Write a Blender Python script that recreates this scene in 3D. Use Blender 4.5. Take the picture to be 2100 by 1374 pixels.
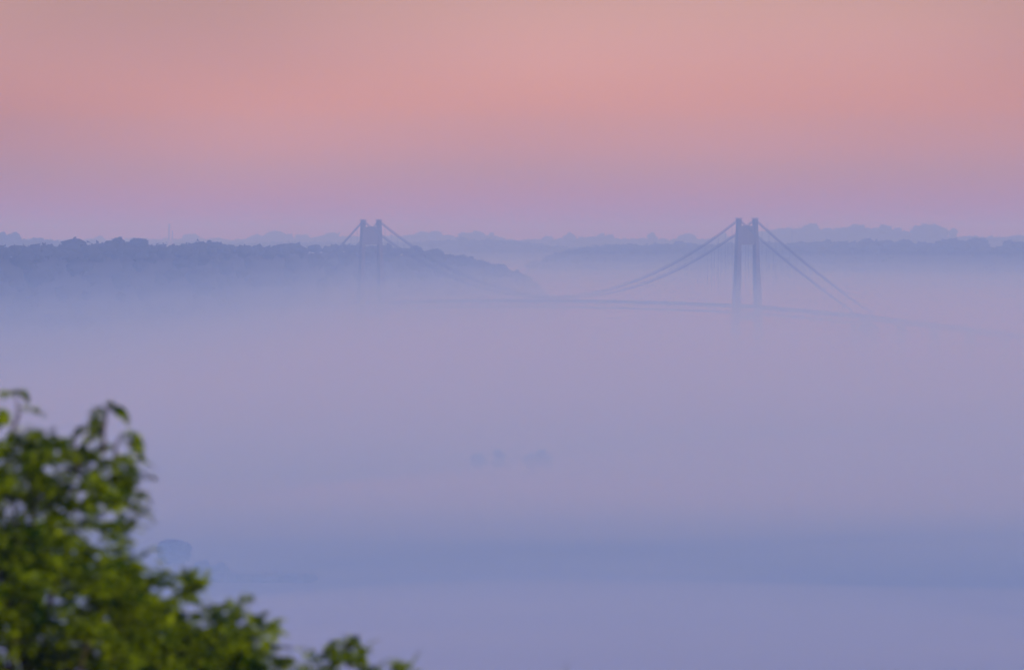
import bpy, bmesh, math, random
import numpy as np
from mathutils import Vector, Matrix, noise

for o in list(bpy.data.objects):
    bpy.data.objects.remove(o, do_unlink=True)
scene = bpy.context.scene
COL = scene.collection
random.seed(7)
RNG = np.random.default_rng(7)

# ------------------------------------------------------------------ camera
F_PX = 21240.0                 # focal length in pixels of the 2100 px wide photograph
HOR = 503.0                    # row of the true horizon
CAM_Z = 98.0
PITCH = math.atan((687.0 - HOR) / F_PX)
cam_data = bpy.data.cameras.new("camera")
cam = bpy.data.objects.new("camera", cam_data)
COL.objects.link(cam)
cam.location = (0, 0, CAM_Z)
cam.rotation_euler = (math.pi / 2 - PITCH, 0, 0)
cam_data.sensor_width = 36.0
cam_data.lens = 36.0 * F_PX / 2100.0
cam_data.clip_start = 0.5
cam_data.clip_end = 90000
cam_data.dof.use_dof = True
cam_data.dof.focus_distance = 9200
cam_data.dof.aperture_fstop = 5.2
cam_data.dof.aperture_blades = 9
scene.camera = cam

# ------------------------------------------------------------------ world: twilight sky opposite the sun
SUN_EL, SUN_AZ = math.radians(10), math.radians(142)
world = bpy.data.worlds.new("World")
scene.world = world
world.use_nodes = True
wt = world.node_tree
wt.nodes.clear()
wn, wl = wt.nodes.new, wt.links.new


def srgb(r, g, b):
    return tuple(((c / 255) / 12.92 if c / 255 <= 0.04045 else ((c / 255 + 0.055) / 1.055) ** 2.4) for c in (r, g, b)) + (1.0,)


SKY_STOPS = [  # elevation in degrees, colour
    (0.00, (196, 130, 118)),
    (0.20, (193, 137, 112)),
    (0.41, (196, 148, 118)),
    (0.55, (206, 151, 122)),
    (0.70, (211, 153, 124)),
    (0.75, (216, 153, 119)),
    (0.87, (218, 156, 127)),
    (1.09, (217, 162, 144)),
    (1.36, (217, 168, 150)),
    (4.0, (212, 180, 186)),
    (9.0, (196, 176, 216)),
    (20.0, (186, 181, 250)),
    (45.0, (178, 179, 273)),
    (90.0, (175, 177, 277)),
]
tc = wn("ShaderNodeTexCoord")
sep = wn("ShaderNodeSeparateXYZ")
wl(tc.outputs["Generated"], sep.inputs[0])
mx = wn("ShaderNodeMath"); mx.operation = 'MAXIMUM'; mx.inputs[1].default_value = 0.0
wl(sep.outputs["Z"], mx.inputs[0])
sq = wn("ShaderNodeMath"); sq.operation = 'SQRT'
wl(mx.outputs[0], sq.inputs[0])
ramp = wn("ShaderNodeValToRGB")
ramp.color_ramp.interpolation = 'LINEAR'
els = ramp.color_ramp.elements
while len(els) > 1:
    els.remove(els[-1])
for i, (el, c) in enumerate(SKY_STOPS):
    p = math.sqrt(math.sin(math.radians(el)))
    e = els[0] if i == 0 else els.new(min(p, 1.0))
    e.position = min(p, 1.0)
    e.color = srgb(*c)
wl(sq.outputs[0], ramp.inputs[0])
sky = wn("ShaderNodeTexSky")
sky.sky_type = 'NISHITA'
sky.sun_disc = False
sky.sun_elevation = SUN_EL
sky.sun_rotation = SUN_AZ
sky.air_density = 1.0
sky.dust_density = 1.5
bg_sky = wn("ShaderNodeBackground"); bg_sky.inputs["Strength"].default_value = 0.10
bg_band = wn("ShaderNodeBackground"); bg_band.inputs["Strength"].default_value = 1.0
wl(sky.outputs[0], bg_sky.inputs["Color"])
vignette_map = wn("ShaderNodeMapping")                      # uneven noise added to dim the sky's edges, imitating lens vignetting
vignette_map.inputs["Scale"].default_value = (-9.0, 9.0, 26.0)
vignette_map.inputs["Location"].default_value = (0.4, 0.0, 4.0)
wl(tc.outputs["Generated"], vignette_map.inputs["Vector"])
veil = wn("ShaderNodeTexNoise")
veil.inputs["Scale"].default_value = 1.0
veil.inputs["Detail"].default_value = 2.0
wl(vignette_map.outputs[0], veil.inputs["Vector"])
vignette_range = wn("ShaderNodeMapRange")
vignette_range.inputs["From Min"].default_value = 0.3
vignette_range.inputs["From Max"].default_value = 0.7
vignette_range.inputs["To Min"].default_value = 0.60
vignette_range.inputs["To Max"].default_value = 1.03
wl(veil.outputs["Fac"], vignette_range.inputs["Value"])
wl(ramp.outputs[0], bg_band.inputs["Color"])
wl(vignette_range.outputs[0], bg_band.inputs["Strength"])
fade = wn("ShaderNodeMapRange"); fade.interpolation_type = 'SMOOTHSTEP'
fade.inputs["From Min"].default_value = math.sin(math.radians(3))
fade.inputs["From Max"].default_value = math.sin(math.radians(25))
fade.inputs["To Min"].default_value = 0.0
fade.inputs["To Max"].default_value = 0.25
wl(sep.outputs["Z"], fade.inputs["Value"])
mixs = wn("ShaderNodeMixShader")
wl(fade.outputs[0], mixs.inputs[0])
wl(bg_band.outputs[0], mixs.inputs[1])
wl(bg_sky.outputs[0], mixs.inputs[2])
wout = wn("ShaderNodeOutputWorld")
wl(mixs.outputs[0], wout.inputs["Surface"])

# ------------------------------------------------------------------ sun: the broad afterglow low behind the camera
sun_d = bpy.data.lights.new("sun", 'SUN')
sun_d.energy = 1.9
sun_d.angle = math.radians(12)
sun_d.color = (1.0, 0.78, 0.56)
sun = bpy.data.objects.new("sun", sun_d)
COL.objects.link(sun)
sun_vec = Vector((math.sin(SUN_AZ) * math.cos(SUN_EL), math.cos(SUN_AZ) * math.cos(SUN_EL), math.sin(SUN_EL)))
sun.rotation_euler = sun_vec.to_track_quat('Z', 'Y').to_euler()
sun.location = (-200, -400, 300)

scene.view_settings.view_transform = 'Standard'
scene.view_settings.look = 'None'
scene.view_settings.exposure = 0.0
scene.view_settings.gamma = 1.0
scene.view_settings.use_curve_mapping = False
cy = scene.cycles
cy.use_denoising = True
cy.max_bounces = 6
cy.diffuse_bounces = 2
cy.glossy_bounces = 2
cy.transmission_bounces = 3
cy.volume_bounces = 2
cy.transparent_max_bounces = 64
cy.use_adaptive_sampling = True
cy.adaptive_threshold = 0.02


# ------------------------------------------------------------------ helpers
def at(px, py, Y):
    """World point on the ray through photograph pixel (px, py) at depth Y metres."""
    r, u = (px - 1050.0) / F_PX, (687.0 - py) / F_PX
    c, s = math.cos(PITCH), math.sin(PITCH)
    d = Vector((r, c + u * s, u * c - s))
    return Vector((0, 0, CAM_Z)) + d * (Y / d.y)


def tag(o, label=None, cat=None, group=None, kind=None):
    if label: o["label"] = label
    if cat: o["category"] = cat
    if group: o["group"] = group
    if kind: o["kind"] = kind
    return o


def empty(name, loc):
    o = bpy.data.objects.new(name, None)
    COL.objects.link(o)
    o.location = loc
    o.empty_display_size = 1.0
    return o


def link(name, me, mat=None, parent=None, loc=None, smooth=False):
    if mat is not None and not me.materials:
        me.materials.append(mat)
    o = bpy.data.objects.new(name, me)
    COL.objects.link(o)
    if parent is not None:
        o.parent = parent
    if loc is not None:
        o.location = loc
    if smooth:
        me.polygons.foreach_set("use_smooth", [True] * len(me.polygons))
    return o


class MB:
    def __init__(self):
        self.v, self.f = [], []

    def add(self, verts, faces):
        b = len(self.v)
        self.v += [tuple(p) for p in verts]
        self.f += [tuple(b + i for i in q) for q in faces]
        return self

    def prism(self, lo, hi):
        """Closed prism between two rings of equal length."""
        n = len(lo)
        return self.add(list(lo) + list(hi), [tuple(range(n - 1, -1, -1)), tuple(range(n, 2 * n))] +
                        [(i, (i + 1) % n, n + (i + 1) % n, n + i) for i in range(n)])

    def box(self, c, ax, ay, az):
        c, ax, ay, az = Vector(c), Vector(ax) / 2, Vector(ay) / 2, Vector(az) / 2
        lo = [c - ax - ay - az, c + ax - ay - az, c + ax + ay - az, c - ax + ay - az]
        return self.prism(lo, [p + 2 * az for p in lo])

    def tube(self, pts, rad, n=6):
        pts = [Vector(p) for p in pts]
        rads = rad if isinstance(rad, (list, tuple)) else [rad] * len(pts)
        rings = []
        for i, p in enumerate(pts):
            d = (pts[min(i + 1, len(pts) - 1)] - pts[max(i - 1, 0)]).normalized()
            a = d.cross(Vector((0, 0, 1)))
            if a.length < 1e-3:
                a = d.cross(Vector((0, 1, 0)))
            a.normalize()
            b = d.cross(a)
            rings.append([p + (a * math.cos(2 * math.pi * k / n) + b * math.sin(2 * math.pi * k / n)) * rads[i] for k in range(n)])
        vs = [q for r in rings for q in r]
        fs = [tuple(range(n - 1, -1, -1)), tuple((len(rings) - 1) * n + k for k in range(n))]
        for i in range(len(rings) - 1):
            for k in range(n):
                fs.append((i * n + k, i * n + (k + 1) % n, (i + 1) * n + (k + 1) % n, (i + 1) * n + k))
        return self.add(vs, fs)

    def mesh(self, name):
        me = bpy.data.meshes.new(name)
        me.from_pydata(self.v, [], self.f)
        me.update()
        return me


def np_mesh(name, V, Fc):
    """Fast mesh from numpy arrays; every face has the same number of corners."""
    me = bpy.data.meshes.new(name)
    k = Fc.shape[1]
    me.vertices.add(len(V))
    me.vertices.foreach_set("co", np.asarray(V, dtype=np.float32).ravel())
    me.loops.add(Fc.size)
    me.loops.foreach_set("vertex_index", np.asarray(Fc, dtype=np.int32).ravel())
    me.polygons.add(len(Fc))
    me.polygons.foreach_set("loop_start", np.arange(0, Fc.size, k, dtype=np.int32))
    me.update(calc_edges=True)
    me.validate()
    return me


def principled(name, col, rough=0.8, scale=0.5, var=0.25, detail=5.0, bump=0.0):
    m = bpy.data.materials.new(name)
    m.use_nodes = True
    nt = m.node_tree
    bs = nt.nodes["Principled BSDF"]
    bs.inputs["Roughness"].default_value = rough
    co = nt.nodes.new("ShaderNodeTexCoord")
    nz = nt.nodes.new("ShaderNodeTexNoise")
    nz.inputs["Scale"].default_value = scale
    nz.inputs["Detail"].default_value = detail
    nt.links.new(co.outputs["Object"], nz.inputs["Vector"])
    cr = nt.nodes.new("ShaderNodeValToRGB")
    cr.color_ramp.elements[0].position = 0.3
    cr.color_ramp.elements[1].position = 0.7
    cr.color_ramp.elements[0].color = tuple(c * (1 - var) for c in col) + (1,)
    cr.color_ramp.elements[1].color = tuple(min(1, c * (1 + var)) for c in col) + (1,)
    nt.links.new(nz.outputs["Fac"], cr.inputs[0])
    nt.links.new(cr.outputs[0], bs.inputs["Base Color"])
    if bump:
        bp = nt.nodes.new("ShaderNodeBump")
        bp.inputs["Strength"].default_value = bump
        nt.links.new(nz.outputs["Fac"], bp.inputs["Height"])
        nt.links.new(bp.outputs[0], bs.inputs["Normal"])
    return m


M_CONC = principled("weathered_concrete", (0.085, 0.083, 0.08), 0.9, 0.25, 0.18)
M_STEEL = principled("painted_steel", (0.06, 0.065, 0.075), 0.6, 0.4, 0.2)
M_ASPH = principled("asphalt", (0.05, 0.05, 0.052), 0.9, 0.3, 0.2)
M_BARK = principled("bark", (0.06, 0.045, 0.03), 0.9, 14, 0.4, bump=0.6)
M_WOOD = principled("far_foliage", (0.014, 0.021, 0.013), 0.9, 0.12, 0.45)
M_BRICK = principled("chimney_render", (0.32, 0.27, 0.25), 0.85, 0.2, 0.2)


def leaf_material(name, dark, light):
    m = bpy.data.materials.new(name)
    m.use_nodes = True
    nt = m.node_tree
    bs = nt.nodes["Principled BSDF"]
    bs.inputs["Roughness"].default_value = 0.6
    bs.inputs["Specular IOR Level"].default_value = 0.04
    geo = nt.nodes.new("ShaderNodeNewGeometry")
    co = nt.nodes.new("ShaderNodeTexCoord")
    nz = nt.nodes.new("ShaderNodeTexNoise")
    nz.inputs["Scale"].default_value = 3.2
    nz.inputs["Detail"].default_value = 2
    nt.links.new(co.outputs["Object"], nz.inputs["Vector"])
    ad = nt.nodes.new("ShaderNodeMath"); ad.operation = 'MULTIPLY_ADD'
    nt.links.new(geo.outputs["Random Per Island"], ad.inputs[0])
    ad.inputs[1].default_value = 0.45
    nt.links.new(nz.outputs["Fac"], ad.inputs[2])
    cr = nt.nodes.new("ShaderNodeValToRGB")
    cr.color_ramp.elements[0].position = 0.56
    cr.color_ramp.elements[1].position = 0.94
    cr.color_ramp.elements[0].color = dark + (1,)
    cr.color_ramp.elements[1].color = light + (1,)
    nt.links.new(ad.outputs[0], cr.inputs[0])
    nt.links.new(cr.outputs[0], bs.inputs["Base Color"])
    tr = nt.nodes.new("ShaderNodeBsdfTranslucent")
    nt.links.new(cr.outputs[0], tr.inputs["Color"])
    mix = nt.nodes.new("ShaderNodeMixShader")
    mix.inputs[0].default_value = 0.35
    nt.links.new(bs.outputs[0], mix.inputs[1])
    nt.links.new(tr.outputs[0], mix.inputs[2])
    nt.links.new(mix.outputs[0], nt.nodes["Material Output"].inputs["Surface"])
    return m


M_LEAF = leaf_material("leaf", (0.004, 0.052, 0.002), (0.390, 0.540, 0.004))  # highlights and deep darks of the crown are painted into these noise-mixed tones


# ------------------------------------------------------------------ ground: one sheet, marsh plain + the hillside the camera stands on
def hill_z(x, y):
    """Hillside under the camera dropping to the plain."""
    if y <= 0: z = 96.2 + min(-y, 400) * 0.01
    elif y < 75: z = 96.2 - y * (8.2 / 75)
    elif y < 500: z = 88.0 - (y - 75) * 0.13
    elif y < 1300:
        t = (y - 500) / 800
        z = 32.75 * (1 - t) ** 2
    else: z = 0.0
    return z


ys = [-1400, -900, -500, -200, -60, -20, 0, 15, 30, 45, 60, 75, 100, 140, 200, 280, 380, 500, 650, 800, 950, 1100, 1300, 1600, 2000, 2400, 2800,
      3200, 3600, 4200, 5000, 6000, 7500, 9000, 11000, 14000, 18000, 22000, 26000]
xs = [-6000, -3000, -1500, -800, -400, -200, -100, -50, -25, -10, 0, 10, 25, 50, 100, 200, 400, 800, 1500, 3000, 6000]
gb = MB()
gv = []
for y in ys:
    for x in xs:
        z = hill_z(x, y)
        if 0 < y < 1300:
            z += noise.noise(Vector((x * 0.02, y * 0.02, 3.1))) * 0.5 * min(1, y / 100)
        gv.append((x, y, z))
gf = []
nx = len(xs)
for j in range(len(ys) - 1):
    for i in range(nx - 1):
        gf.append((j * nx + i, j * nx + i + 1, (j + 1) * nx + i + 1, (j + 1) * nx + i))
gb.add(gv, gf)
m = bpy.data.materials.new("marsh_meadow")
m.use_nodes = True
nt = m.node_tree
bs = nt.nodes["Principled BSDF"]
bs.inputs["Roughness"].default_value = 0.95
co = nt.nodes.new("ShaderNodeTexCoord")                 # strips of reed bed, wet meadow and hay with ragged soft edges
sp = nt.nodes.new("ShaderNodeSeparateXYZ")
nt.links.new(co.outputs["Object"], sp.inputs[0])
mp = nt.nodes.new("ShaderNodeMapping")
mp.inputs["Scale"].default_value = (0.0035, 0.0035, 0.0035)
nt.links.new(co.outputs["Object"], mp.inputs["Vector"])
nz = nt.nodes.new("ShaderNodeTexNoise")
nz.inputs["Scale"].default_value = 1.0
nz.inputs["Detail"].default_value = 5.0
nt.links.new(mp.outputs[0], nz.inputs["Vector"])
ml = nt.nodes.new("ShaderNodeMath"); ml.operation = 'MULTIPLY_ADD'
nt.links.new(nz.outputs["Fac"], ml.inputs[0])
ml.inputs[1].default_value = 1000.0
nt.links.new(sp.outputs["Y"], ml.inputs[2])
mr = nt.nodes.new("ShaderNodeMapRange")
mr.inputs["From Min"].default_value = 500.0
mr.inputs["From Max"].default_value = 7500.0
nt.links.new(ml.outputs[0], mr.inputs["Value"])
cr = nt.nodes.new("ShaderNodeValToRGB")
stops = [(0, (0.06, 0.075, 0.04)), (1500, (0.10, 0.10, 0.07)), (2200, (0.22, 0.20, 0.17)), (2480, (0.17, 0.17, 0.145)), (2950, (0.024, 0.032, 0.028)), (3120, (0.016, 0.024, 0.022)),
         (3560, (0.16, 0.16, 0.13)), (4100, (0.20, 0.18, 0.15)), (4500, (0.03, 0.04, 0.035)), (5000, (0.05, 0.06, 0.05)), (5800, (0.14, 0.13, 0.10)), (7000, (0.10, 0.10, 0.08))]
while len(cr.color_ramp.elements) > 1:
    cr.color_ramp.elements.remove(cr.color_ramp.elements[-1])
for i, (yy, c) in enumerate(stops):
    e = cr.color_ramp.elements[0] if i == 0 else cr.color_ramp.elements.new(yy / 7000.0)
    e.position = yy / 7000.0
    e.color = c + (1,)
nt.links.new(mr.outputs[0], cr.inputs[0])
nt.links.new(cr.outputs[0], bs.inputs["Base Color"])
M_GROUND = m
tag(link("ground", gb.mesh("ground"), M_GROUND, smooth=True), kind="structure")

# river: a sheet across the valley under the bridge
R_T = at(1532, 500, 9000); R_T.z = 0
L_T = at(761, 500, 9507); L_T.z = 0
U = (L_T - R_T).normalized()                 # along the bridge, right tower to left tower
N = Vector((-U.y, U.x, 0)) * -1              # across the bridge, to the right and away
SPAN = (L_T - R_T).length
UP = Vector((0, 0, 1))


def bp(s, n, z):
    return R_T + U * s + N * n + UP * z


M_WATER = principled("river_water", (0.03, 0.045, 0.05), 0.12, 0.05, 0.2)
rv = MB()
rv.add([bp(60, -5200, 0.05), bp(60, 5200, 0.05), bp(590, 5200, 0.05), bp(590, -5200, 0.05)], [(0, 1, 2, 3)])
tag(link("river", rv.mesh("river"), M_WATER), kind="structure")


# ------------------------------------------------------------------ hills and woods
def ico(sub):
    bm = bmesh.new()
    bmesh.ops.create_icosphere(bm, subdivisions=sub, radius=1.0)
    V = np.array([v.co[:] for v in bm.verts])
    Fc = np.array([[v.index for v in f.verts] for f in bm.faces])
    bm.free()
    return V, Fc


def lump(sub, seed, amp=0.42, tufts=70):
    """One tree crown: a noise-broken ball with leaf-clump triangles standing out of it. Unit radius."""
    V, Fc = ico(sub)
    out = []
    for p in V:
        q = Vector(p)
        d = 1 + amp * noise.noise(q * 1.7 + Vector((seed * 9.1, 0, 0))) + 0.28 * noise.noise(q * 4.1 + Vector((0, seed * 5.3, 0)))
        z = q.z
        k = 1.0 if z > 0 else 1.0 - 0.25 * (-z)
        out.append((q.x * d * k, q.y * d * k, z * d * (0.85 if z > 0 else 0.75)))
    V = np.array(out)
    rg = np.random.default_rng(100 + seed)
    tv, tf = [], []
    for i in range(tufts):
        p = V[rg.integers(len(V))]
        c = p * (1.0 + rg.uniform(-0.05, 0.12))
        b = len(V) + len(tv)
        s = rg.uniform(0.06, 0.16)
        for k in range(3):
            tv.append(c + rg.normal(size=3) * s)
        tf.append((b, b + 1, b + 2))
    return np.vstack([V, np.array(tv)]), np.vstack([Fc, np.array(tf)])


LUMPS = [lump(2, i) for i in range(8)]
BIG_LUMPS = [lump(3, 20 + i, 0.5, 260) for i in range(6)]


def joined(name, items, lumps):
    Vs, Fs, b = [], [], 0
    for (x, y, z, rx, rz) in items:
        V, Fc = lumps[RNG.integers(len(lumps))]
        a = RNG.uniform(0, 6.283)
        c, s = math.cos(a), math.sin(a)
        W = np.stack([(V[:, 0] * c - V[:, 1] * s) * rx + x, (V[:, 0] * s + V[:, 1] * c) * rx + y, V[:, 2] * rz + z], 1)
        Vs.append(W); Fs.append(Fc + b); b += len(V)
    return np_mesh(name, np.vstack(Vs), np.vstack(Fs))


def ridge(name, wood_label, pts, r_rng, top_h, slope_n, foot=420.0, depth=1500.0, spacing=0.75, gaps=(), canopy=8.0):
    """pts: (px, py of the tree tops, depth). Terrain below the tops + the wood that covers it."""
    P = [at(*p) for p in pts]
    px = np.array([p[0] for p in pts], float)
    fine = np.linspace(px[0], px[-1], 90)
    X = np.interp(fine, px, [p.x for p in P]); Y = np.interp(fine, px, [p.y for p in P]); Z = np.interp(fine, px, [p.z for p in P])
    prof = [(-foot, 0.0), (-foot * 0.62, 0.33), (-foot * 0.32, 0.72), (-foot * 0.1, 0.94), (0, 1.0), (60, 1.0), (depth * 0.4, 0.97), (depth, 0.6), (depth + 300, 0.0)]
    vs, fs = [], []
    for i in range(len(fine)):
        g = max(Z[i] - canopy, -0.4)
        for (dy, k) in prof:
            n_ = noise.noise(Vector((X[i] * 0.012, (Y[i] + dy) * 0.012, 7))) * 1.6 if 0 < k < 1 else 0
            vs.append((X[i] * (1 + dy / Y[i] * 0.5), Y[i] + dy, g * k + n_ - 0.4 * (k == 0)))
    k = len(prof)
    for i in range(len(fine) - 1):
        for j in range(k - 1):
            fs.append((i * k + j, (i + 1) * k + j, (i + 1) * k + j + 1, i * k + j + 1))
    tag(link(name, MB().add(vs, fs).mesh(name), M_GRASS, smooth=True), kind="structure")
    items = []
    cx = X[0]
    while cx < X[-1]:                                            # the trees along the crest line
        yy, zz = np.interp(cx, X, Y), np.interp(cx, X, Z)
        pxx = np.interp(cx, X, fine)
        r = RNG.uniform(*r_rng)
        if not any(a < pxx < b for a, b in gaps):
            rz = r * RNG.uniform(0.75, 1.0)
            if zz > 8:
                items.append((cx, yy + RNG.uniform(-14, 14), zz - rz * 0.95 + RNG.uniform(-top_h, top_h * 0.4), r, rz))
        cx += r * spacing * RNG.uniform(0.6, 1.4)
    for _ in range(slope_n):                                     # the trees down the slope
        i = RNG.integers(len(fine))
        dy = -foot * 0.6 * RNG.random() ** 1.3
        kk = np.interp(dy, [q[0] for q in prof], [q[1] for q in prof])
        g = max(Z[i] - canopy, 0) * kk
        if g < 4: continue
        r = RNG.uniform(*r_rng)
        items.append((X[i] + RNG.uniform(-8, 8), Y[i] + dy, g + r * 0.55, r, r * 0.85))
    o = link("woodland", joined("woodland", items, LUMPS), M_WOOD, smooth=False)
    tag(o, wood_label, "woodland", kind="stuff")


M_GRASS = principled("hill_undergrowth", (0.014, 0.021, 0.013), 0.95, 0.02, 0.35)

# A: the near wooded hill on the left, running behind the far tower and down to the river
ridge("near_hill", "dark blue wooded hill crest behind the far bridge tower", [
    (-260, 500, 6200), (-120, 500, 6500), (0, 502, 6800), (30, 504, 6870), (60, 502, 6950), (100, 500, 7050), (150, 498, 7200), (200, 496, 7350), (230, 497, 7450),
    (300, 499, 7650), (340, 499, 7800), (400, 500, 8000), (430, 495, 8150), (460, 500, 8300), (560, 502, 8900), (620, 503, 9350), (690, 500, 10200), (740, 503, 10380),
    (785, 502, 10502), (815, 508, 10580), (850, 508, 10666), (890, 516, 10770), (910, 517, 10852), (940, 524, 10950), (965, 528, 11040), (1000, 538, 11166),
    (1040, 551, 11310), (1065, 556, 11400), (1085, 572, 11482), (1110, 592, 11582), (1150, 640, 11736), (1190, 720, 11870)],
    (4.2, 8.6), 1.3, 420)

# B: the middle ridge on the right
ridge("middle_hill", "grey mauve wooded ridge behind the near bridge tower", [
    (960, 700, 14800), (1020, 610, 14800), (1080, 553, 14750), (1130, 522, 14700), (1160, 512, 14650), (1200, 507, 14600), (1260, 500, 14500), (1330, 500, 14400), (1400, 498, 14300),
    (1480, 499, 14200), (1560, 497, 14100), (1600, 499, 14050), (1660, 494, 13900), (1750, 495, 13800), (1800, 491, 13700), (1860, 495, 13600), (1880, 499, 13550), (1930, 495, 13450),
    (1990, 492, 13350), (2025, 500, 13300), (2040, 512, 13250), (2055, 504, 13200), (2075, 494, 13150), (2100, 497, 13100), (2200, 495, 12900), (2350, 495, 12700)],
    (4.0, 10.0), 1.8, 300, depth=1200)

# C: the centre far ridge
ridge("far_hill", "pale far ridge behind the cables between the two towers", [
    (60, 498, 18200), (300, 497, 18100), (640, 495, 17800), (800, 496, 17600), (870, 495, 17500), (920, 491, 17450), (1030, 491, 17400), (1085, 495, 17450), (1130, 503, 17500), (1200, 506, 17600),
    (1300, 512, 17700), (1420, 520, 17800)],
    (6, 11), 2.4, 120, depth=900)

# D: the last ridge on the horizon
ridge("horizon_hill", "faintest tree line along the horizon behind all ridges", [
    (-300, 484, 22100), (0, 488, 22100), (120, 491, 22000), (200, 489, 22000), (330, 489, 22000), (400, 487, 21900), (470, 491, 21800), (540, 486, 21600), (690, 484, 21400), (800, 483, 21200),
    (850, 479, 21100), (930, 482, 21100), (1020, 481, 21100), (1030, 490, 21100), (1140, 491, 21100), (1170, 485, 21000), (1240, 485, 21000), (1280, 488, 20900), (1400, 489, 20800), (1480, 486, 20600),
    (1545, 479, 20400), (1580, 471, 20300), (1600, 467, 20200), (1640, 468, 20100), (1730, 468, 20000), (1800, 467, 19900), (1850, 470, 19800), (1866, 480, 19700), (1880, 484, 19600),
    (1960, 483, 19400), (2010, 483, 19200), (2060, 485, 19000), (2100, 481, 18900), (2350, 480, 18600)],
    (7, 13), 3.0, 140, depth=700)

# E: the small hill at the left edge between the near hill and the horizon
ridge("side_hill", "pale hill top with trees above the near hill at the left edge", [
    (-260, 484, 14500), (-100, 486, 14500), (0, 488, 14500), (40, 489, 14500), (70, 494, 14500), (90, 489, 14500), (110, 493, 14500), (150, 497, 14500), (190, 505, 14500)],
    (6, 9), 1.5, 40, depth=800)


# ------------------------------------------------------------------ single trees that stand out
def far_tree(name, label, group, px, top, Y, wpx, hpx, foot_z, clumps=5, seed=0, trunk=True):
    """A free-standing tree: crown of several clumps over a tapered trunk."""
    rg = np.random.default_rng(500 + seed)
    ppm = F_PX / Y
    W, H = wpx / ppm, hpx / ppm
    tip = at(px, top, Y)
    base = Vector((tip.x, Y, foot_z))
    root = empty(name, base)
    tag(root, label, "tree", group)
    zt = tip.z - foot_z
    items = []
    for i in range(clumps):
        a = rg.uniform(0, 6.283)
        t = i / max(clumps - 1, 1)
        rr = W * 0.5 * (0.62 if i else 0.4)
        off = W * 0.5 - rr * 0.9
        items.append((math.cos(a) * off * (0.2 if i == 0 else 1), math.sin(a) * off, zt - rr * 0.8 - (0 if i == 0 else t * rg.uniform(0.7, 1.0) * max(H - rr * 1.4, 0.5)), rr, rr * 0.9))
    cr_ = link("crown", joined("crown", items, BIG_LUMPS), M_WOOD, root)
    if trunk:
        t = MB()
        r0 = max(0.25, W * 0.035)
        t.tube([(0, 0, -0.5), (0.1, 0, zt * 0.25), (0.25, 0.1, zt * 0.55), (0.2, 0, max(zt - H * 0.4, zt * 0.6))], [r0, r0 * 0.8, r0 * 0.6, r0 * 0.3], 7)
        for k in range(4):
            a = rg.uniform(0, 6.283)
            t.tube([(0.2, 0.05, zt * 0.5), (math.cos(a) * W * 0.16, math.sin(a) * W * 0.16, zt * 0.68), (math.cos(a) * W * 0.3, math.sin(a) * W * 0.3, zt * 0.8)], [r0 * 0.45, r0 * 0.3, r0 * 0.15], 5)
        link("trunk", t.mesh("trunk"), M_BARK, root)
    return root


G1 = "trees standing out of the near hill crest"
far_tree("round_tree", "tall round tree standing highest on the near hill crest, at left", G1, 244, 486, 7480, 26, 22, 84, 5, 1)
far_tree("flat_tree", "broad flat-topped tree right of the round tree on the near hill crest", G1, 285, 489.5, 7600, 34, 18, 84, 7, 2)
far_tree("crest_tree", "pointed tree on the near hill crest midway between chimneys and far tower", G1, 430, 493, 8150, 22, 18, 84, 4, 3)
far_tree("crest_tree", "rounded tree right beside the far bridge tower on the falling hill crest", G1, 795, 499, 10508, 16, 16, 82, 4, 4)
far_tree("crest_tree", "bushy tree on the falling hill crest just under the upper cable", G1, 852, 504, 10659, 30, 20, 78, 5, 5)
far_tree("crest_tree", "wide bushy tree on the falling hill crest, second right of the far tower", G1, 897, 511, 10801, 36, 20, 74, 6, 6)
far_tree("crest_tree", "dome-shaped tree halfway down the falling hill crest", G1, 966, 526, 11041, 26, 22, 66, 5, 7)
far_tree("crest_tree", "lone rounded tree at the foot of the falling hill, behind a notch", G1, 1060, 553, 11392, 20, 20, 52, 4, 8)
G2 = "trees standing out on the right-hand ridges"
far_tree("ridge_tree", "broad dark tree at the right end of the grey ridge, left of the gap", G2, 2003, 489, 13350, 50, 26, 82, 7, 9)
far_tree("ridge_tree", "rounded dark tree right of the gap in the grey ridge", G2, 2071, 492, 13150, 26, 26, 80, 5, 10)
far_tree("ridge_tree", "dark tree cut by the right edge on the grey ridge", G2, 2104, 495, 13100, 26, 24, 80, 5, 11)
far_tree("horizon_tree", "largest pale spreading tree on the skyline right of the near tower", G2, 1905, 462, 19600, 66, 34, 96, 9, 12)
far_tree("horizon_tree", "slim pale tree top just right of the largest skyline tree", G2, 1957, 468, 19600, 22, 26, 96, 6, 13)
far_tree("horizon_tree", "domed pale tree on the skyline nearest to the right-hand cable", G2, 1664, 459, 20100, 38, 26, 100, 6, 14)
far_tree("horizon_tree", "second domed pale tree on the skyline right of the near tower", G2, 1753, 461, 19950, 44, 26, 100, 6, 15)
far_tree("horizon_tree", "pale tree on the skyline above the left end of the ridge gap, third dome", G2, 1842, 467, 19800, 28, 22, 100, 5, 16)
far_tree("horizon_tree", "pale conical tree on the skyline midway between the two towers", G2, 1338, 477, 20800, 24, 22, 94, 4, 17)
far_tree("horizon_tree", "pale low dome of a tree left of the near tower cable", G2, 1408, 480, 20700, 40, 22, 92, 6, 18)
far_tree("horizon_tree", "pale tree at the left end of the middle skyline clump", G2, 1167, 477, 21000, 22, 20, 94, 4, 19)
far_tree("horizon_tree", "pale rounded tree at the right end of the middle skyline clump", G2, 1236, 478, 21000, 22, 22, 94, 4, 20)
far_tree("horizon_tree", "pale tree on the skyline seen between the tower and its left cable", G2, 1484, 477, 20600, 24, 22, 94, 4, 21)
G3 = "pale trees on the skyline left of the far tower"
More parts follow.
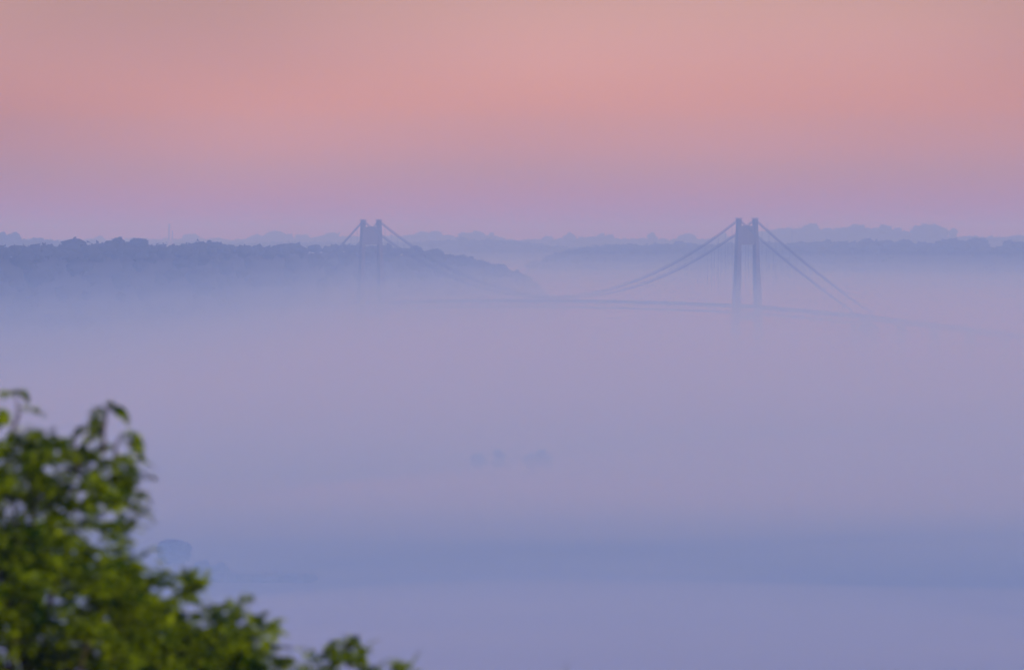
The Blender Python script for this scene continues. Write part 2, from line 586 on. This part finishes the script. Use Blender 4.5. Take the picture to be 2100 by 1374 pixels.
far_tree("horizon_tree", "pale broad tree, tallest on the skyline left of the far tower", G3, 566, 475, 21500, 46, 24, 96, 7, 22)
far_tree("horizon_tree", "small pale tree at the left of the clump left of the far tower", G3, 518, 483, 21700, 24, 16, 94, 4, 23)
far_tree("horizon_tree", "pale low tree between two taller ones left of the far tower", G3, 624, 482, 21500, 36, 18, 94, 5, 24)
far_tree("horizon_tree", "pale tree on the skyline closest to the far tower cable", G3, 675, 478, 21400, 40, 22, 94, 6, 25)
far_tree("horizon_tree", "pale bushy tree right of the two chimneys on the skyline", G3, 390, 481, 21900, 34, 16, 94, 5, 26)
far_tree("horizon_tree", "leftmost pale tree crown standing above the hill at the left edge", G3, 8, 476, 14500, 26, 20, 90, 6, 27)
far_tree("horizon_tree", "second pale tree crown from the left edge above the side hill", G3, 30, 476, 14500, 26, 20, 90, 6, 28)
far_tree("horizon_tree", "small pale tree at the right end of the side hill", G3, 84, 488, 14500, 20, 12, 88, 4, 29)
G4 = "pale trees on the skyline right of the far tower"
far_tree("horizon_tree", "leftmost pale dome on the skyline right of the far tower", G4, 866, 475, 21100, 30, 20, 94, 5, 30)
far_tree("horizon_tree", "second pale dome on the skyline right of the far tower", G4, 890, 474, 21100, 34, 20, 94, 5, 31)
far_tree("horizon_tree", "pale tall bump in the middle of the skyline right of the far tower", G4, 975, 474, 21100, 34, 22, 94, 5, 32)
far_tree("horizon_tree", "pale tree ending the skyline clump right of the far tower", G4, 1010, 477, 21100, 22, 20, 94, 4, 33)

# trees drowned in the fog of the plain
G5 = "ghostly trees in the middle of the fog"
far_tree("fog_tree", "faint pointed tree top, the tallest of the left ghostly pair in mid fog", G5, 1022, 922, 4380, 26, 40, 0, 9, 40)
far_tree("fog_tree", "faint ragged tree left of the tallest one in mid fog", G5, 984, 929, 4380, 34, 34, 0, 9, 41)
far_tree("fog_tree", "faint peaked tree, the right-hand peak of the ghostly group", G5, 1115, 922, 4380, 34, 40, 0, 11, 43)
far_tree("fog_tree", "faint round tree just left of the right-hand ghostly peak", G5, 1090, 930, 4380, 32, 34, 0, 9, 44)
G6 = "shadowy trees in the fog beside the foreground leaves"
far_tree("fog_tree", "shadowy spreading tree top floating in fog right of the foreground leaves", G6, 358, 1106, 3120, 62, 52, 0, 12, 46)
far_tree("fog_tree", "shadowy low tree, left of two below the spreading tree in fog", G6, 418, 1147, 3050, 36, 36, 0, 8, 47)
far_tree("fog_tree", "shadowy low round tree, right of two below the spreading tree in fog", G6, 455, 1152, 3050, 32, 34, 0, 8, 48)


def hedge(label, x0, x1, Y, top, seed):
    rg = np.random.default_rng(seed)
    a, b = at(x0, top, Y), at(x1, top, Y)
    items = []
    x = a.x
    while x < b.x:
        r = rg.uniform(1.6, 3.2)
        h = a.z * rg.uniform(0.7, 1.05)
        items.append((x, Y + rg.uniform(-2, 2), h * 0.5, r, h * 0.62))
        x += r * 0.8
    tag(link("hedge", joined("hedge", items, LUMPS), M_WOOD), label, "hedge", "hedgerows drowned in the fog")


hedge("shadowy hedgerow running right from the low trees beside the foreground leaves", 300, 640, 3010, 1172, 62)


# ------------------------------------------------------------------ chimneys and masts on the horizon
def chimney(name, label, px, top, bottom, Y, w):
    a, b = at(px, top, Y), at(px, bottom, Y)
    root = empty(name, (a.x, Y, b.z))
    tag(root, label, "chimney", "slender stacks on the horizon")
    h = a.z - b.z
    link("shaft", MB().tube([(0, 0, -6), (0, 0, h * 0.5), (0, 0, h)], [w * 0.62, w * 0.5, w * 0.4], 14).mesh("shaft"), M_BRICK, root, smooth=False)
    link("rim", MB().tube([(0, 0, h * 0.955), (0, 0, h * 0.985)], [w * 0.55, w * 0.55], 14).mesh("rim"), M_BRICK, root)
    link("gallery", MB().tube([(0, 0, h * 0.72), (0, 0, h * 0.735)], [w * 0.75, w * 0.75], 14).mesh("gallery"), M_STEEL, root)


chimney("chimney", "taller of two slim chimneys rising behind the near hill at left", 347, 459, 500, 17500, 3.8)
chimney("chimney", "shorter of two slim chimneys, just right of the taller one", 353.5, 473, 500, 17500, 3.0)


def mast(name, label, px, top, bottom, Y, w):
    a, b = at(px, top, Y), at(px, bottom, Y)
    root = empty(name, (a.x, Y, b.z))
    tag(root, label, "mast", "masts on the right-hand skyline")
    h = a.z - b.z
    lg = []
    for sx, sy in ((-1, -1), (1, -1), (1, 1), (-1, 1)):
        link("leg", MB().tube([(sx * w, sy * w, -3), (sx * w * 0.35, sy * w * 0.35, h)], 0.22, 5).mesh("leg"), M_STEEL, root)
    br = MB()
    for k in range(8):
        z0, z1 = h * k / 8, h * (k + 1) / 8
        q0, q1 = w * (1 - 0.65 * k / 8), w * (1 - 0.65 * (k + 1) / 8)
        for (sx, sy, tx, ty) in ((-1, -1, 1, -1), (1, -1, 1, 1), (1, 1, -1, 1), (-1, 1, -1, -1)):
            br.tube([(sx * q0, sy * q0, z0), (tx * q1, ty * q1, z1)], 0.12, 4)
    link("bracing", br.mesh("bracing"), M_STEEL, root)
    link("antenna", MB().tube([(0, 0, h), (0, 0, h * 1.12)], 0.3, 5).mesh("antenna"), M_STEEL, root)


mast("mast", "thin pale mast on the skyline just right of the near tower", 1573.5, 458, 480, 17300, 1.0)
mast("mast", "fainter mast on the skyline, second right of the near tower", 1624, 467, 492, 17000, 0.9)

# ------------------------------------------------------------------ the suspension bridge
bridge = empty("suspension_bridge", R_T)
tag(bridge, "long suspension bridge with two portal towers rising out of the fog", "bridge")
T_TOP = at(1532, 452, 9000).z            # cable level on the towers
CAB = 8.6                                # half distance of the cable planes
SIDE_R, SIDE_L = -178.0, 745.0           # ends of the side spans


def deck_z(s):
    if s < SIDE_R:
        return max(37.2 + (s - SIDE_R) * 0.066, 3.0)
    if s < 0:
        return 45.2 + s / -SIDE_R * 8.0
    t = (s - 304) / 304
    return 48.6 - 3.4 * min(t * t, 1.2)


def cable_z(s):
    lowest = deck_z(304) + 2.2
    if 0 <= s <= SPAN:
        t = (s - SPAN / 2) / (SPAN / 2)
        return lowest + (T_TOP - lowest) * t * t
    if s < 0:
        e, L = deck_z(SIDE_R) + 1.0, -SIDE_R
        t = -s / L
    else:
        e, L = deck_z(SIDE_L) - 2, SIDE_L - SPAN
        t = (s - SPAN) / L
    return T_TOP + (e - T_TOP) * t - 4 * 3.0 * t * (1 - t) * (L / 178.0) ** 2


def rel(p):
    return p - R_T


def bmesh_part(name, mb, mat, parent=bridge, smooth=False):
    mb.v = [tuple(Vector(p) - R_T) for p in mb.v]
    return link(name, mb.mesh(name), mat, parent, smooth=smooth)


def rect(s, n, z, ws, wn_):
    return [bp(s - ws / 2, n - wn_ / 2, z), bp(s + ws / 2, n - wn_ / 2, z), bp(s + ws / 2, n + wn_ / 2, z), bp(s - ws / 2, n + wn_ / 2, z)]


def leg_half(z):
    return 8.6 + (T_TOP - z) * 0.036


for s0 in (0.0, SPAN):
    for sg in (-1, 1):
        mb = MB()
        zs = [(-2, 7.0, 6.2), (47, 6.0, 5.0), (98, 4.2, 3.6), (T_TOP - 2.5, 3.8, 3.3)]
        for (za, wa, na), (zb, wb, nb) in zip(zs, zs[1:]):
            mb.prism(rect(s0, sg * leg_half(za), za, wa, na), rect(s0, sg * leg_half(zb), zb - 0.002, wb, nb))
        leg = bmesh_part("tower_leg", mb, M_CONC)
        cap = MB()
        n0 = sg * 8.6
        cap.prism(rect(s0, n0, T_TOP - 2.5, 4.3, 3.9), rect(s0, n0, T_TOP - 1.9, 4.6, 4.2))
        cap.prism(rect(s0, n0, T_TOP - 1.9, 3.9, 3.5), rect(s0, n0, T_TOP + 0.7, 3.5, 3.0))
        cap.prism(rect(s0, n0, T_TOP + 0.7, 4.7, 4.4), rect(s0, n0, T_TOP + 1.0, 4.7, 4.4))
        bmesh_part("saddle_cap", cap, M_STEEL, leg)
        rl = MB()
        for a in np.linspace(-2.25, 2.25, 5):
            for b in np.linspace(-2.1, 2.1, 5):
                if abs(a) > 2.2 or abs(b) > 2.05:
                    rl.tube([bp(s0 + a, n0 + b, T_TOP + 1.0), bp(s0 + a, n0 + b, T_TOP + 2.1)], 0.09, 4)
        for zz in (1.6, 2.1):
            c = [bp(s0 + a, n0 + b, T_TOP + zz) for a, b in ((-2.25, -2.1), (2.25, -2.1), (2.25, 2.1), (-2.25, 2.1))]
            for i in range(4):
                rl.tube([c[i], c[(i + 1) % 4]], 0.07, 4)
        bmesh_part("railing", rl, M_STEEL, leg)
        ft = MB().prism(rect(s0, sg * leg_half(0), -3, 13, 12), rect(s0, sg * leg_half(0), 4.5, 11, 10))
        bmesh_part("tower_footing", ft, M_CONC)
    zt, zb = at(1532, 464.5, 9000).z, at(1532, 501, 9000).z
    pm = MB()
    hw = leg_half((zt + zb) / 2) - 1.4
    pm.box(bp(s0, 0, (zt + zb) / 2), U * 2.2, N * hw * 2, UP * (zt - zb))
    beam = bmesh_part("portal_beam", pm, M_CONC)
    for zz in (zt + 0.25, zb - 0.25):
        bmesh_part("flange", MB().box(bp(s0, 0, zz), U * 2.7, N * (hw * 2 - 0.4), UP * 0.496), M_CONC, beam)
    for k in (-0.5, 0, 0.5):
        for sd in (-1, 1):
            bmesh_part("stiffener", MB().box(bp(s0 + sd * 1.2, k * hw, (zt + zb) / 2), U * 0.19, N * 0.5, UP * (zt - zb - 0.02)), M_CONC, beam)
    lower = MB().box(bp(s0, 0, deck_z(s0) - 10.5), U * 3, N * (leg_half(36) - 1.9) * 2, UP * 4.5)
    bmesh_part("lower_beam", lower, M_CONC)

for sg in (-1, 1):
    ss = np.concatenate([np.linspace(SIDE_R, 0, 20), np.linspace(0, SPAN, 60)[1:], np.linspace(SPAN, SIDE_L, 16)[1:]])
    bmesh_part("main_cable", MB().tube([bp(s, sg * CAB, cable_z(s)) for s in ss], 0.44, 6), M_STEEL, smooth=True)
    bmesh_part("hand_line", MB().tube([bp(s, sg * CAB, cable_z(s) + 1.55) for s in ss], 0.27, 5), M_STEEL, smooth=True)

unit = MB().tube([(0, 0, 0), (0, 0, 1)], 1.0, 6).mesh("rod")
unit.materials.append(M_STEEL)


def rod(name, a, b, r, parent=bridge):
    o = bpy.data.objects.new(name, unit)
    COL.objects.link(o)
    o.parent = parent
    d = b - a
    o.location = a - R_T
    o.rotation_mode = 'QUATERNION'
    o.rotation_quaternion = d.to_track_quat('Z', 'Y')
    o.scale = (r, r, d.length)
    return o


PAN = SPAN / 58.0
s = SIDE_R + PAN
k0 = int(math.ceil((SIDE_R + 6) / PAN)); k1 = int((SIDE_L - 6) / PAN)
for k in range(k0, k1 + 1):
    s = k * PAN
    if abs(s) < 4 or abs(s - SPAN) < 4: continue
    for sg in (-1, 1):
        if cable_z(s) - deck_z(s) > 1.0:
            rod("hanger", bp(s, sg * CAB, deck_z(s) - 1.0), bp(s, sg * CAB, cable_z(s)), 0.11)

# deck: roadway slab, two stiffening trusses
DEP = 6.0
sd = np.linspace(SIDE_R, SIDE_L, 90)


def ribbon(n0, n1, za, zb, ss_):
    mb = MB()
    for a, b in zip(ss_, ss_[1:]):
        lo = [bp(a, n0, deck_z(a) + za), bp(b, n0, deck_z(b) + za), bp(b, n1, deck_z(b) + za), bp(a, n1, deck_z(a) + za)]
        mb.prism(lo, [p + UP * (zb - za) for p in lo])
    return mb


bmesh_part("roadway", ribbon(-7.1, 7.1, -0.9, -0.25, sd), M_ASPH)
for sg in (-1, 1):
    bmesh_part("footway", ribbon(sg * 7.6 - 0.48, sg * 7.6 + 0.48, -0.6, 0.0, sd), M_CONC)
    bmesh_part("parapet", ribbon(sg * 8.1 - 0.06, sg * 8.1 + 0.06, 0.02, 1.1, sd), M_STEEL)
    bmesh_part("top_chord", ribbon(sg * 8.5 - 0.35, sg * 8.5 + 0.35, -1.6, -0.7, sd), M_STEEL)
    bmesh_part("bottom_chord", ribbon(sg * 8.5 - 0.35, sg * 8.5 + 0.35, -DEP - 0.8, -DEP, sd), M_STEEL)
    for k in range(k0 - 1, k1 + 1):
        a, b = k * PAN, (k + 1) * PAN
        if a < SIDE_R or b > SIDE_L: continue
        m_ = (a + b) / 2
        rod("diagonal", bp(a, sg * 8.5, deck_z(a) - DEP), bp(m_, sg * 8.5, deck_z(m_) - 1.4), 0.26)
        rod("diagonal", bp(m_, sg * 8.5, deck_z(m_) - 1.4), bp(b, sg * 8.5, deck_z(b) - DEP), 0.26)
for k in range(k0, k1 + 1):
    s = k * PAN
    rod("floor_beam", bp(s, -8.4, deck_z(s) - DEP + 0.3), bp(s, 8.4, deck_z(s) - DEP + 0.3), 0.3)

# approach viaduct towards the camera and the anchorages
sv = np.linspace(-640, SIDE_R, 30)
bmesh_part("viaduct_deck", ribbon(-6.8, 6.8, -2.8, -0.2, sv), M_CONC)
for sg in (-1, 1):
    bmesh_part("viaduct_parapet", ribbon(sg * 6.7 - 0.12, sg * 6.7 + 0.12, -0.2, 0.95, sv), M_CONC)
for s in np.arange(SIDE_R - 2, -600, -50):
    mb = MB()
    w = 7.0 if s > SIDE_R - 10 else 2.6
    zt = deck_z(s) - 2.8
    if zt < 3: continue
    mb.prism(rect(s, 0, -1, w * 1.15, 10.5), rect(s, 0, zt - 1.5, w, 9.0))
    mb.prism(rect(s, 0, zt - 1.5, w + 0.3, 9.4), rect(s, 0, zt - 0.01, w + 0.3, 12.5))
    bmesh_part("viaduct_pier", mb, M_CONC)
mb = MB().prism(rect(SIDE_R + 1, 0, 0, 14, 22), rect(SIDE_R + 1, 0, deck_z(SIDE_R) - DEP - 1.0, 12, 20))
bmesh_part("anchorage", mb, M_CONC)
mb = MB().prism(rect(SIDE_L + 10, 0, 0, 26, 24), rect(SIDE_L + 10, 0, deck_z(SIDE_L) + 1.5, 22, 22))
bmesh_part("anchorage", mb, M_CONC)


# ------------------------------------------------------------------ foreground trees (out of focus, about 75 m from the camera)
def frond(V, Fq, base, direction, length, droop, rg, pairs=8, leaf=0.07):
    """One feathery leaf: a curved stalk with leaflets in pairs."""
    d = Vector(direction).normalized()
    side = d.cross(UP)
    if side.length < 0.05: side = Vector((1, 0, 0))
    side.normalize()
    side = (Matrix.Rotation(rg.uniform(-0.6, 0.6), 3, d) @ side)
    p = Vector(base)
    step = length / pairs
    for i in range(pairs + 1):
        q = p + d * step
        t = i / pairs
        L = leaf * (0.75 + 0.5 * math.sin(math.pi * min(t + 0.15, 1))) * rg.uniform(0.8, 1.2)
        for sgn in ((-1, 1) if i < pairs else (0,)):
            ld = (side * sgn * 0.9 + d * (0.55 if sgn else 1.0) + UP * rg.uniform(-0.5, 0.05)).normalized()
            wv = ld.cross(Vector((rg.normal(), rg.normal(), rg.normal() + 1.2))).normalized() * L * 0.25
            b = len(V)
            V += [tuple(q), tuple(q + ld * L * 0.45 + wv), tuple(q + ld * L), tuple(q + ld * L * 0.45 - wv)]
            Fq.append((b, b + 1, b + 2, b + 3))
        b = len(V)
        w = side * 0.0035
        V += [tuple(p - w), tuple(p + w), tuple(q + w * 0.8), tuple(q - w * 0.8)]
        Fq.append((b, b + 1, b + 2, b + 3))
        p = q
        d = (d + Vector((0, 0, -droop))).normalized()


def spray(V, Fq, c, R, n, rg, up=0.35, droop=0.13, length=(0.2, 0.34)):
    for _ in range(n):
        o = Vector(rg.normal(size=3)) * R * 0.45
        d = Vector(rg.normal(size=3)); d.z = abs(d.z) * 0.7 + up - 0.15
        frond(V, Fq, Vector(c) + o, d, rg.uniform(*length), droop * rg.uniform(0.5, 1.5), rg, pairs=int(rg.integers(6, 10)), leaf=rg.uniform(0.042, 0.066))


def shoot(tip_px, foot_px, Y, root, rg, leaves, name="feathery_leaf"):
    """A slim upright twig ending in a tuft of feathery leaves, a part of its own."""
    a, b = at(foot_px[0], foot_px[1], Y), at(tip_px[0], tip_px[1], Y)
    mid = (a + b) / 2 + Vector((rg.normal() * 0.02, 0, 0))
    base = root.location
    tw = link("twig", MB().tube([a - base, mid - base, b - base], [0.016, 0.012, 0.007], 5).mesh("twig"), M_BARK, root)
    for (px, py, dx, dz, ln, dr) in leaves:                     # each feathery leaf can be told apart against the fog
        V, Fq = [], []
        frond(V, Fq, at(px, py, Y) - base, (dx, rg.uniform(-0.4, 0.4), dz), ln, dr, rg, 8, 0.078)
        link(name, np_mesh(name, np.array(V), np.array(Fq)), M_LEAF, tw)


def fore_tree(name, label, trunk_px, Y, outline, clumps, extra, seed, top_px, inset=58, shoots=()):
    rg = np.random.default_rng(seed)
    tp = at(trunk_px, top_px, Y)
    gz = hill_z(0, Y) - 0.4
    base = Vector((tp.x, Y, gz))
    root = empty(name, base)
    tag(root, label, "tree", "foreground trees out of focus")
    V, Fq = [], []
    ox = [p[0] for p in outline]; oy = [p[1] for p in outline]
    pts = []
    tries = 0
    while len(pts) < clumps and tries < 20000:                  # clump centres under the outline of the crown
        tries += 1
        x = rg.uniform(ox[0], ox[-1])
        top = max(np.interp(x + k, ox, oy) for k in (-inset, -inset * 0.5, 0, inset * 0.5, inset))
        y = top + inset * 0.75 + rg.random() ** 0.95 * (1480 - top)
        dx = rg.uniform(-1, 1)
        depth = 1.7 * min(1.0, (y - top) / 320.0 + 0.12)
        c = at(x, y, Y + dx * depth)
        pts.append(c)
    for c in pts:
        spray(V, Fq, c - base, rg.uniform(0.09, 0.17), int(rg.integers(13, 21)), rg, length=(0.13, 0.24))
    for (x, y, R, n) in extra:
        spray(V, Fq, at(x, y, Y + rg.uniform(-0.3, 0.3)) - base, R, n, rg, length=(0.1, 0.2))
    lowc = base + Vector((0, 0, (tp.z - gz) * 0.62))
    for _ in range(int(clumps * 0.5)):                          # the rest of the crown below the frame
        o = Vector(rg.normal(size=3)); o.normalize()
        spray(V, Fq, lowc + Vector((o.x * 2.6, o.y * 2.6, o.z * 1.5)) * rg.uniform(0.5, 1.0) - base, 0.35, 8, rg, length=(0.25, 0.4))
    cr_ = link("crown", np_mesh("crown", np.array(V), np.array(Fq)), M_LEAF, root)
    tag(cr_, kind="stuff")
    h = tp.z - gz
    t = MB()
    t.tube([(0, 0, -0.3), (0.05, 0, h * 0.25), (-0.06, 0.05, h * 0.5), (0.02, 0, h * 0.72), (0, 0.03, h * 0.93)], [0.17, 0.14, 0.10, 0.06, 0.02], 10)
    link("trunk", t.mesh("trunk"), M_BARK, root, smooth=True)
    for c in pts[::4]:
        e = c - base
        s0 = Vector((0, 0, max(0.3 * h, e.z - 0.5 - (e.xy.length) * 0.7)))
        if s0.z > h * 0.9: s0.z = h * 0.85
        mid = s0.lerp(e, 0.55) + Vector((0, 0, -0.08))
        link("branch", MB().tube([s0, mid, e], [0.035, 0.02, 0.006], 5).mesh("branch"), M_BARK, root, smooth=True)
    for sh in shoots:
        shoot(sh[0], sh[1], Y + sh[3], root, rg, sh[2])
    return root


OUT1 = [(-420, 1080), (-250, 920), (-120, 880), (-30, 885), (20, 890), (60, 882), (120, 885), (165, 905), (200, 925), (235, 915), (262, 915), (285, 935), (297, 1000), (300, 1060), (296, 1085),
        (306, 1150), (345, 1172), (395, 1185), (420, 1225), (445, 1262), (480, 1262), (520, 1272), (556, 1282), (575, 1330), (604, 1380), (640, 1500)]
fore_tree("leafy_tree", "large blurred green tree with feathery leaves filling the lower left corner", 60, 75, OUT1, 440,
          [(205, 950, 0.08, 8), (250, 960, 0.08, 12), (262, 1010, 0.07, 10), (262, 1050, 0.06, 8), (250, 1085, 0.06, 6), (490, 1275, 0.06, 10), (535, 1300, 0.07, 12), (380, 1210, 0.07, 10), (110, 915, 0.08, 12), (60, 915, 0.07, 10), (150, 925, 0.06, 8), (20, 925, 0.06, 8), (430, 1265, 0.06, 8), (270, 1165, 0.05, 6), (330, 1200, 0.07, 9), (400, 1215, 0.06, 8), (275, 985, 0.05, 7), (225, 1000, 0.06, 8), (245, 1035, 0.06, 8), (215, 1090, 0.06, 8), (555, 1330, 0.06, 9), (575, 1362, 0.06, 8), (600, 1392, 0.05, 6), (455, 1290, 0.06, 8)],
          11, 1010, shoots=[
              ((32, 800), (20, 900), [(32, 812, -0.5, 0.9, 0.10, 0.25), (32, 806, 0.8, 0.5, 0.10, 0.3), (34, 838, 1, 0.25, 0.16, 0.1), (30, 850, -1, 0.2, 0.14, 0.1), (26, 858, -0.8, -0.1, 0.16, 0.1), (24, 872, -0.4, 0.3, 0.16, 0.2)], 0.2),
              ((222, 832), (212, 930), [(222, 842, 1, 0.5, 0.15, 0.22), (222, 838, 0.6, 0.6, 0.17, 0.32), (220, 846, -1, 0.5, 0.16, 0.28), (219, 858, -1, 0.0, 0.14, 0.12), (219, 866, -0.9, -0.1, 0.16, 0.14), (221, 842, 0.9, 0.2, 0.14, 0.2), (218, 872, -0.8, -0.2, 0.12, 0.1)], -0.2),
              ((252, 888), (236, 945), [(250, 895, 0.8, 0.5, 0.18, 0.3), (248, 900, 0.5, 0.9, 0.20, 0.35), (246, 905, 1, 0.3, 0.2, 0.25), (245, 915, 1, 0.4, 0.24, 0.28), (240, 925, -0.6, 0.5, 0.16, 0.3)], 0.1),
              ((150, 895), (160, 960), [(150, 905, 0.3, 0.9, 0.12, 0.1), (158, 920, 0.7, 0.8, 0.14, 0.1), (150, 912, -0.6, 0.7, 0.14, 0.2)], 0.0),
              ((490, 1236), (490, 1300), [(490, 1244, 0.4, 0.9, 0.12, 0.2), (490, 1250, -0.5, 0.8, 0.14, 0.25), (490, 1262, 0.9, 0.4, 0.2, 0.25)], 0.3),
              ((385, 1176), (370, 1230), [(380, 1184, 0.7, 0.3, 0.14, 0.15), (376, 1190, -0.9, 0.2, 0.18, 0.15), (378, 1186, 0.2, 0.6, 0.1, 0.2)], 0.1)])
OUT2 = [(600, 1420), (650, 1385), (680, 1370), (705, 1335), (735, 1335), (752, 1380), (785, 1400), (815, 1395), (845, 1390), (880, 1420)]
fore_tree("small_tree", "small dark blurred tree top right of the leafy tree at the bottom edge", 715, 77, OUT2, 40,
          [(714, 1340, 0.04, 7), (730, 1355, 0.04, 7), (660, 1368, 0.04, 5), (640, 1385, 0.04, 5), (692, 1362, 0.04, 5), (748, 1372, 0.03, 4), (836, 1374, 0.03, 5), (810, 1388, 0.03, 4), (778, 1385, 0.02, 2)], 12, 1340,
          inset=28, shoots=[((714, 1312), (716, 1370), [(714, 1318, -0.9, 0.4, 0.2, 0.22), (714, 1322, 0.9, 0.4, 0.16, 0.3), (712, 1330, -1, 0.2, 0.24, 0.16), (718, 1330, 1, 0.2, 0.16, 0.3), (714, 1325, 0.3, 0.9, 0.08, 0.2), (716, 1335, -1, 0.3, 0.16, 0.25)], 0)])
OUT3 = [(1100, 1450), (1140, 1430), (1165, 1430), (1200, 1450)]
fore_tree("low_tree", "barely visible blurred leaf tip at the bottom edge, centre", 1152, 79, OUT3, 10, [(1155, 1402, 0.02, 2)], 13, 1430, inset=20)

# ------------------------------------------------------------------ air: one even haze round everything, and fog banks lying on the plain
def volume_mat(name, color, density, aniso=0.0):
    m = bpy.data.materials.new(name)
    m.use_nodes = True
    nt = m.node_tree
    nt.nodes.clear()
    pv = nt.nodes.new("ShaderNodeVolumePrincipled")
    pv.inputs["Color"].default_value = tuple(color) + (1,)
    pv.inputs["Density"].default_value = density
    pv.inputs["Anisotropy"].default_value = aniso
    pv.inputs["Absorption Color"].default_value = (1, 1, 1, 1)
    out = nt.nodes.new("ShaderNodeOutputMaterial")
    nt.links.new(pv.outputs[0], out.inputs["Volume"])
    return m


def box_mesh(name, x0, x1, y0, y1, z0, z1):
    mb = MB()
    mb.prism([(x0, y0, z0), (x1, y0, z0), (x1, y1, z0), (x0, y1, z0)], [(x0, y0, z1), (x1, y0, z1), (x1, y1, z1), (x0, y1, z1)])
    return mb.mesh(name)


AIR = (0.36, 0.60, 1.0)
hz = link("haze", box_mesh("haze", -6400, 6400, -1500, 26500, -4.6, 146), volume_mat("haze_air", AIR, 0.00020))
tag(hz, "thin blue evening haze over the whole valley", "haze", kind="stuff")
FOG = [  # top of the bank, near edge, added density per metre, scattering colour, what sets it apart
    (87, 600, 0.00010, AIR, "uppermost thin veil of fog just under the hill crests"),
    (77, 2600, 0.00016, AIR, "pale fog bank round the bridge towers up to half their height"),
    (66, 3200, 0.00034, AIR, "thicker fog bank round the lower cables of the bridge"),
    (47, 3600, 0.00066, AIR, "dense fog bank swallowing the bridge deck"),
    (26, 700, 0.0020, (0.18, 0.44, 1.0), "low blue ground fog lying on the near plain"),
]
for i, (top, y0, den, air, lab) in enumerate(FOG):
    e = 40.0 * i
    fb = link("fog", box_mesh("fog", -5600 + e, 5600 - e, y0, 25600 - e, -3.4 + i * 0.2, top), volume_mat("fog_air", air, den))
    tag(fb, lab, "fog", group="fog banks over the plain", kind="stuff")


def drift(label, cx, cy, rx, ry, h, den, seed, air=(0.48, 0.68, 1.0)):
    """A lens-shaped drift of ground mist with an uneven billowed top, lying just above the plain."""
    nr, na = 7, 40
    top, bot = [], []
    for i in range(nr + 1):
        t = i / nr
        for k in range(na):
            a = 2 * math.pi * k / na
            w = 1 + 0.45 * noise.noise(Vector((math.cos(a) * 1.1, math.sin(a) * 1.1, seed)))
            x, y = cx + math.cos(a) * rx * t * w, cy + math.sin(a) * ry * t * w
            z = h * (1 - t * t) * (1 + 0.5 * noise.noise(Vector((x * 0.004, y * 0.004, seed + 3))))
            top.append((x, y, 1.2 + max(z, 0.02)))
            bot.append((x, y, 0.9))
    n = len(top)
    fs = []
    for i in range(nr):
        for k in range(na):
            a, b, c, d = i * na + k, i * na + (k + 1) % na, (i + 1) * na + (k + 1) % na, (i + 1) * na + k
            if i == 0:
                continue
            fs += [(a, d, c, b), (n + a, n + b, n + c, n + d)]
    fs.append(tuple(na + k for k in range(na)))
    fs.append(tuple(n + na + k for k in range(na - 1, -1, -1)))
    for k in range(na):
        a, b = nr * na + k, nr * na + (k + 1) % na
        fs.append((a, n + a, n + b, b))
    me = bpy.data.meshes.new("fog_drift")
    used = sorted({i for f in fs for i in f})
    mp_ = {v: i for i, v in enumerate(used)}
    allv = top + bot
    me.from_pydata([allv[v] for v in used], [], [tuple(mp_[i] for i in f) for f in fs])
    me.update()
    o = link("fog_drift", me, volume_mat("drift_air", air, den))
    tag(o, label, "fog", group="low drifts of mist on the plain", kind="stuff")


drift("pale drift of mist along the bottom edge of the plain at right", 60, 2280, 330, 330, 24, 0.0011, 1.7, (0.66, 0.74, 1.0))
drift("pale mauve drift of mist beyond the dark reeds at right", 190, 3950, 330, 360, 26, 0.0012, 4.2, (0.66, 0.74, 1.0))
drift("pale drift of mist beside the foreground leaves", -90, 2640, 210, 190, 20, 0.0012, 8.8)
drift("drift of mist in front of the ghostly trees in mid fog", 0, 3720, 260, 240, 30, 0.0013, 2.9)
drift("thin long streak of mist over the dark reeds at right", 190, 2960, 300, 190, 16, 0.0008, 6.1)
drift("thin long streak of mist across the blue plain, centre", -40, 3420, 380, 80, 14, 0.0010, 7.4)
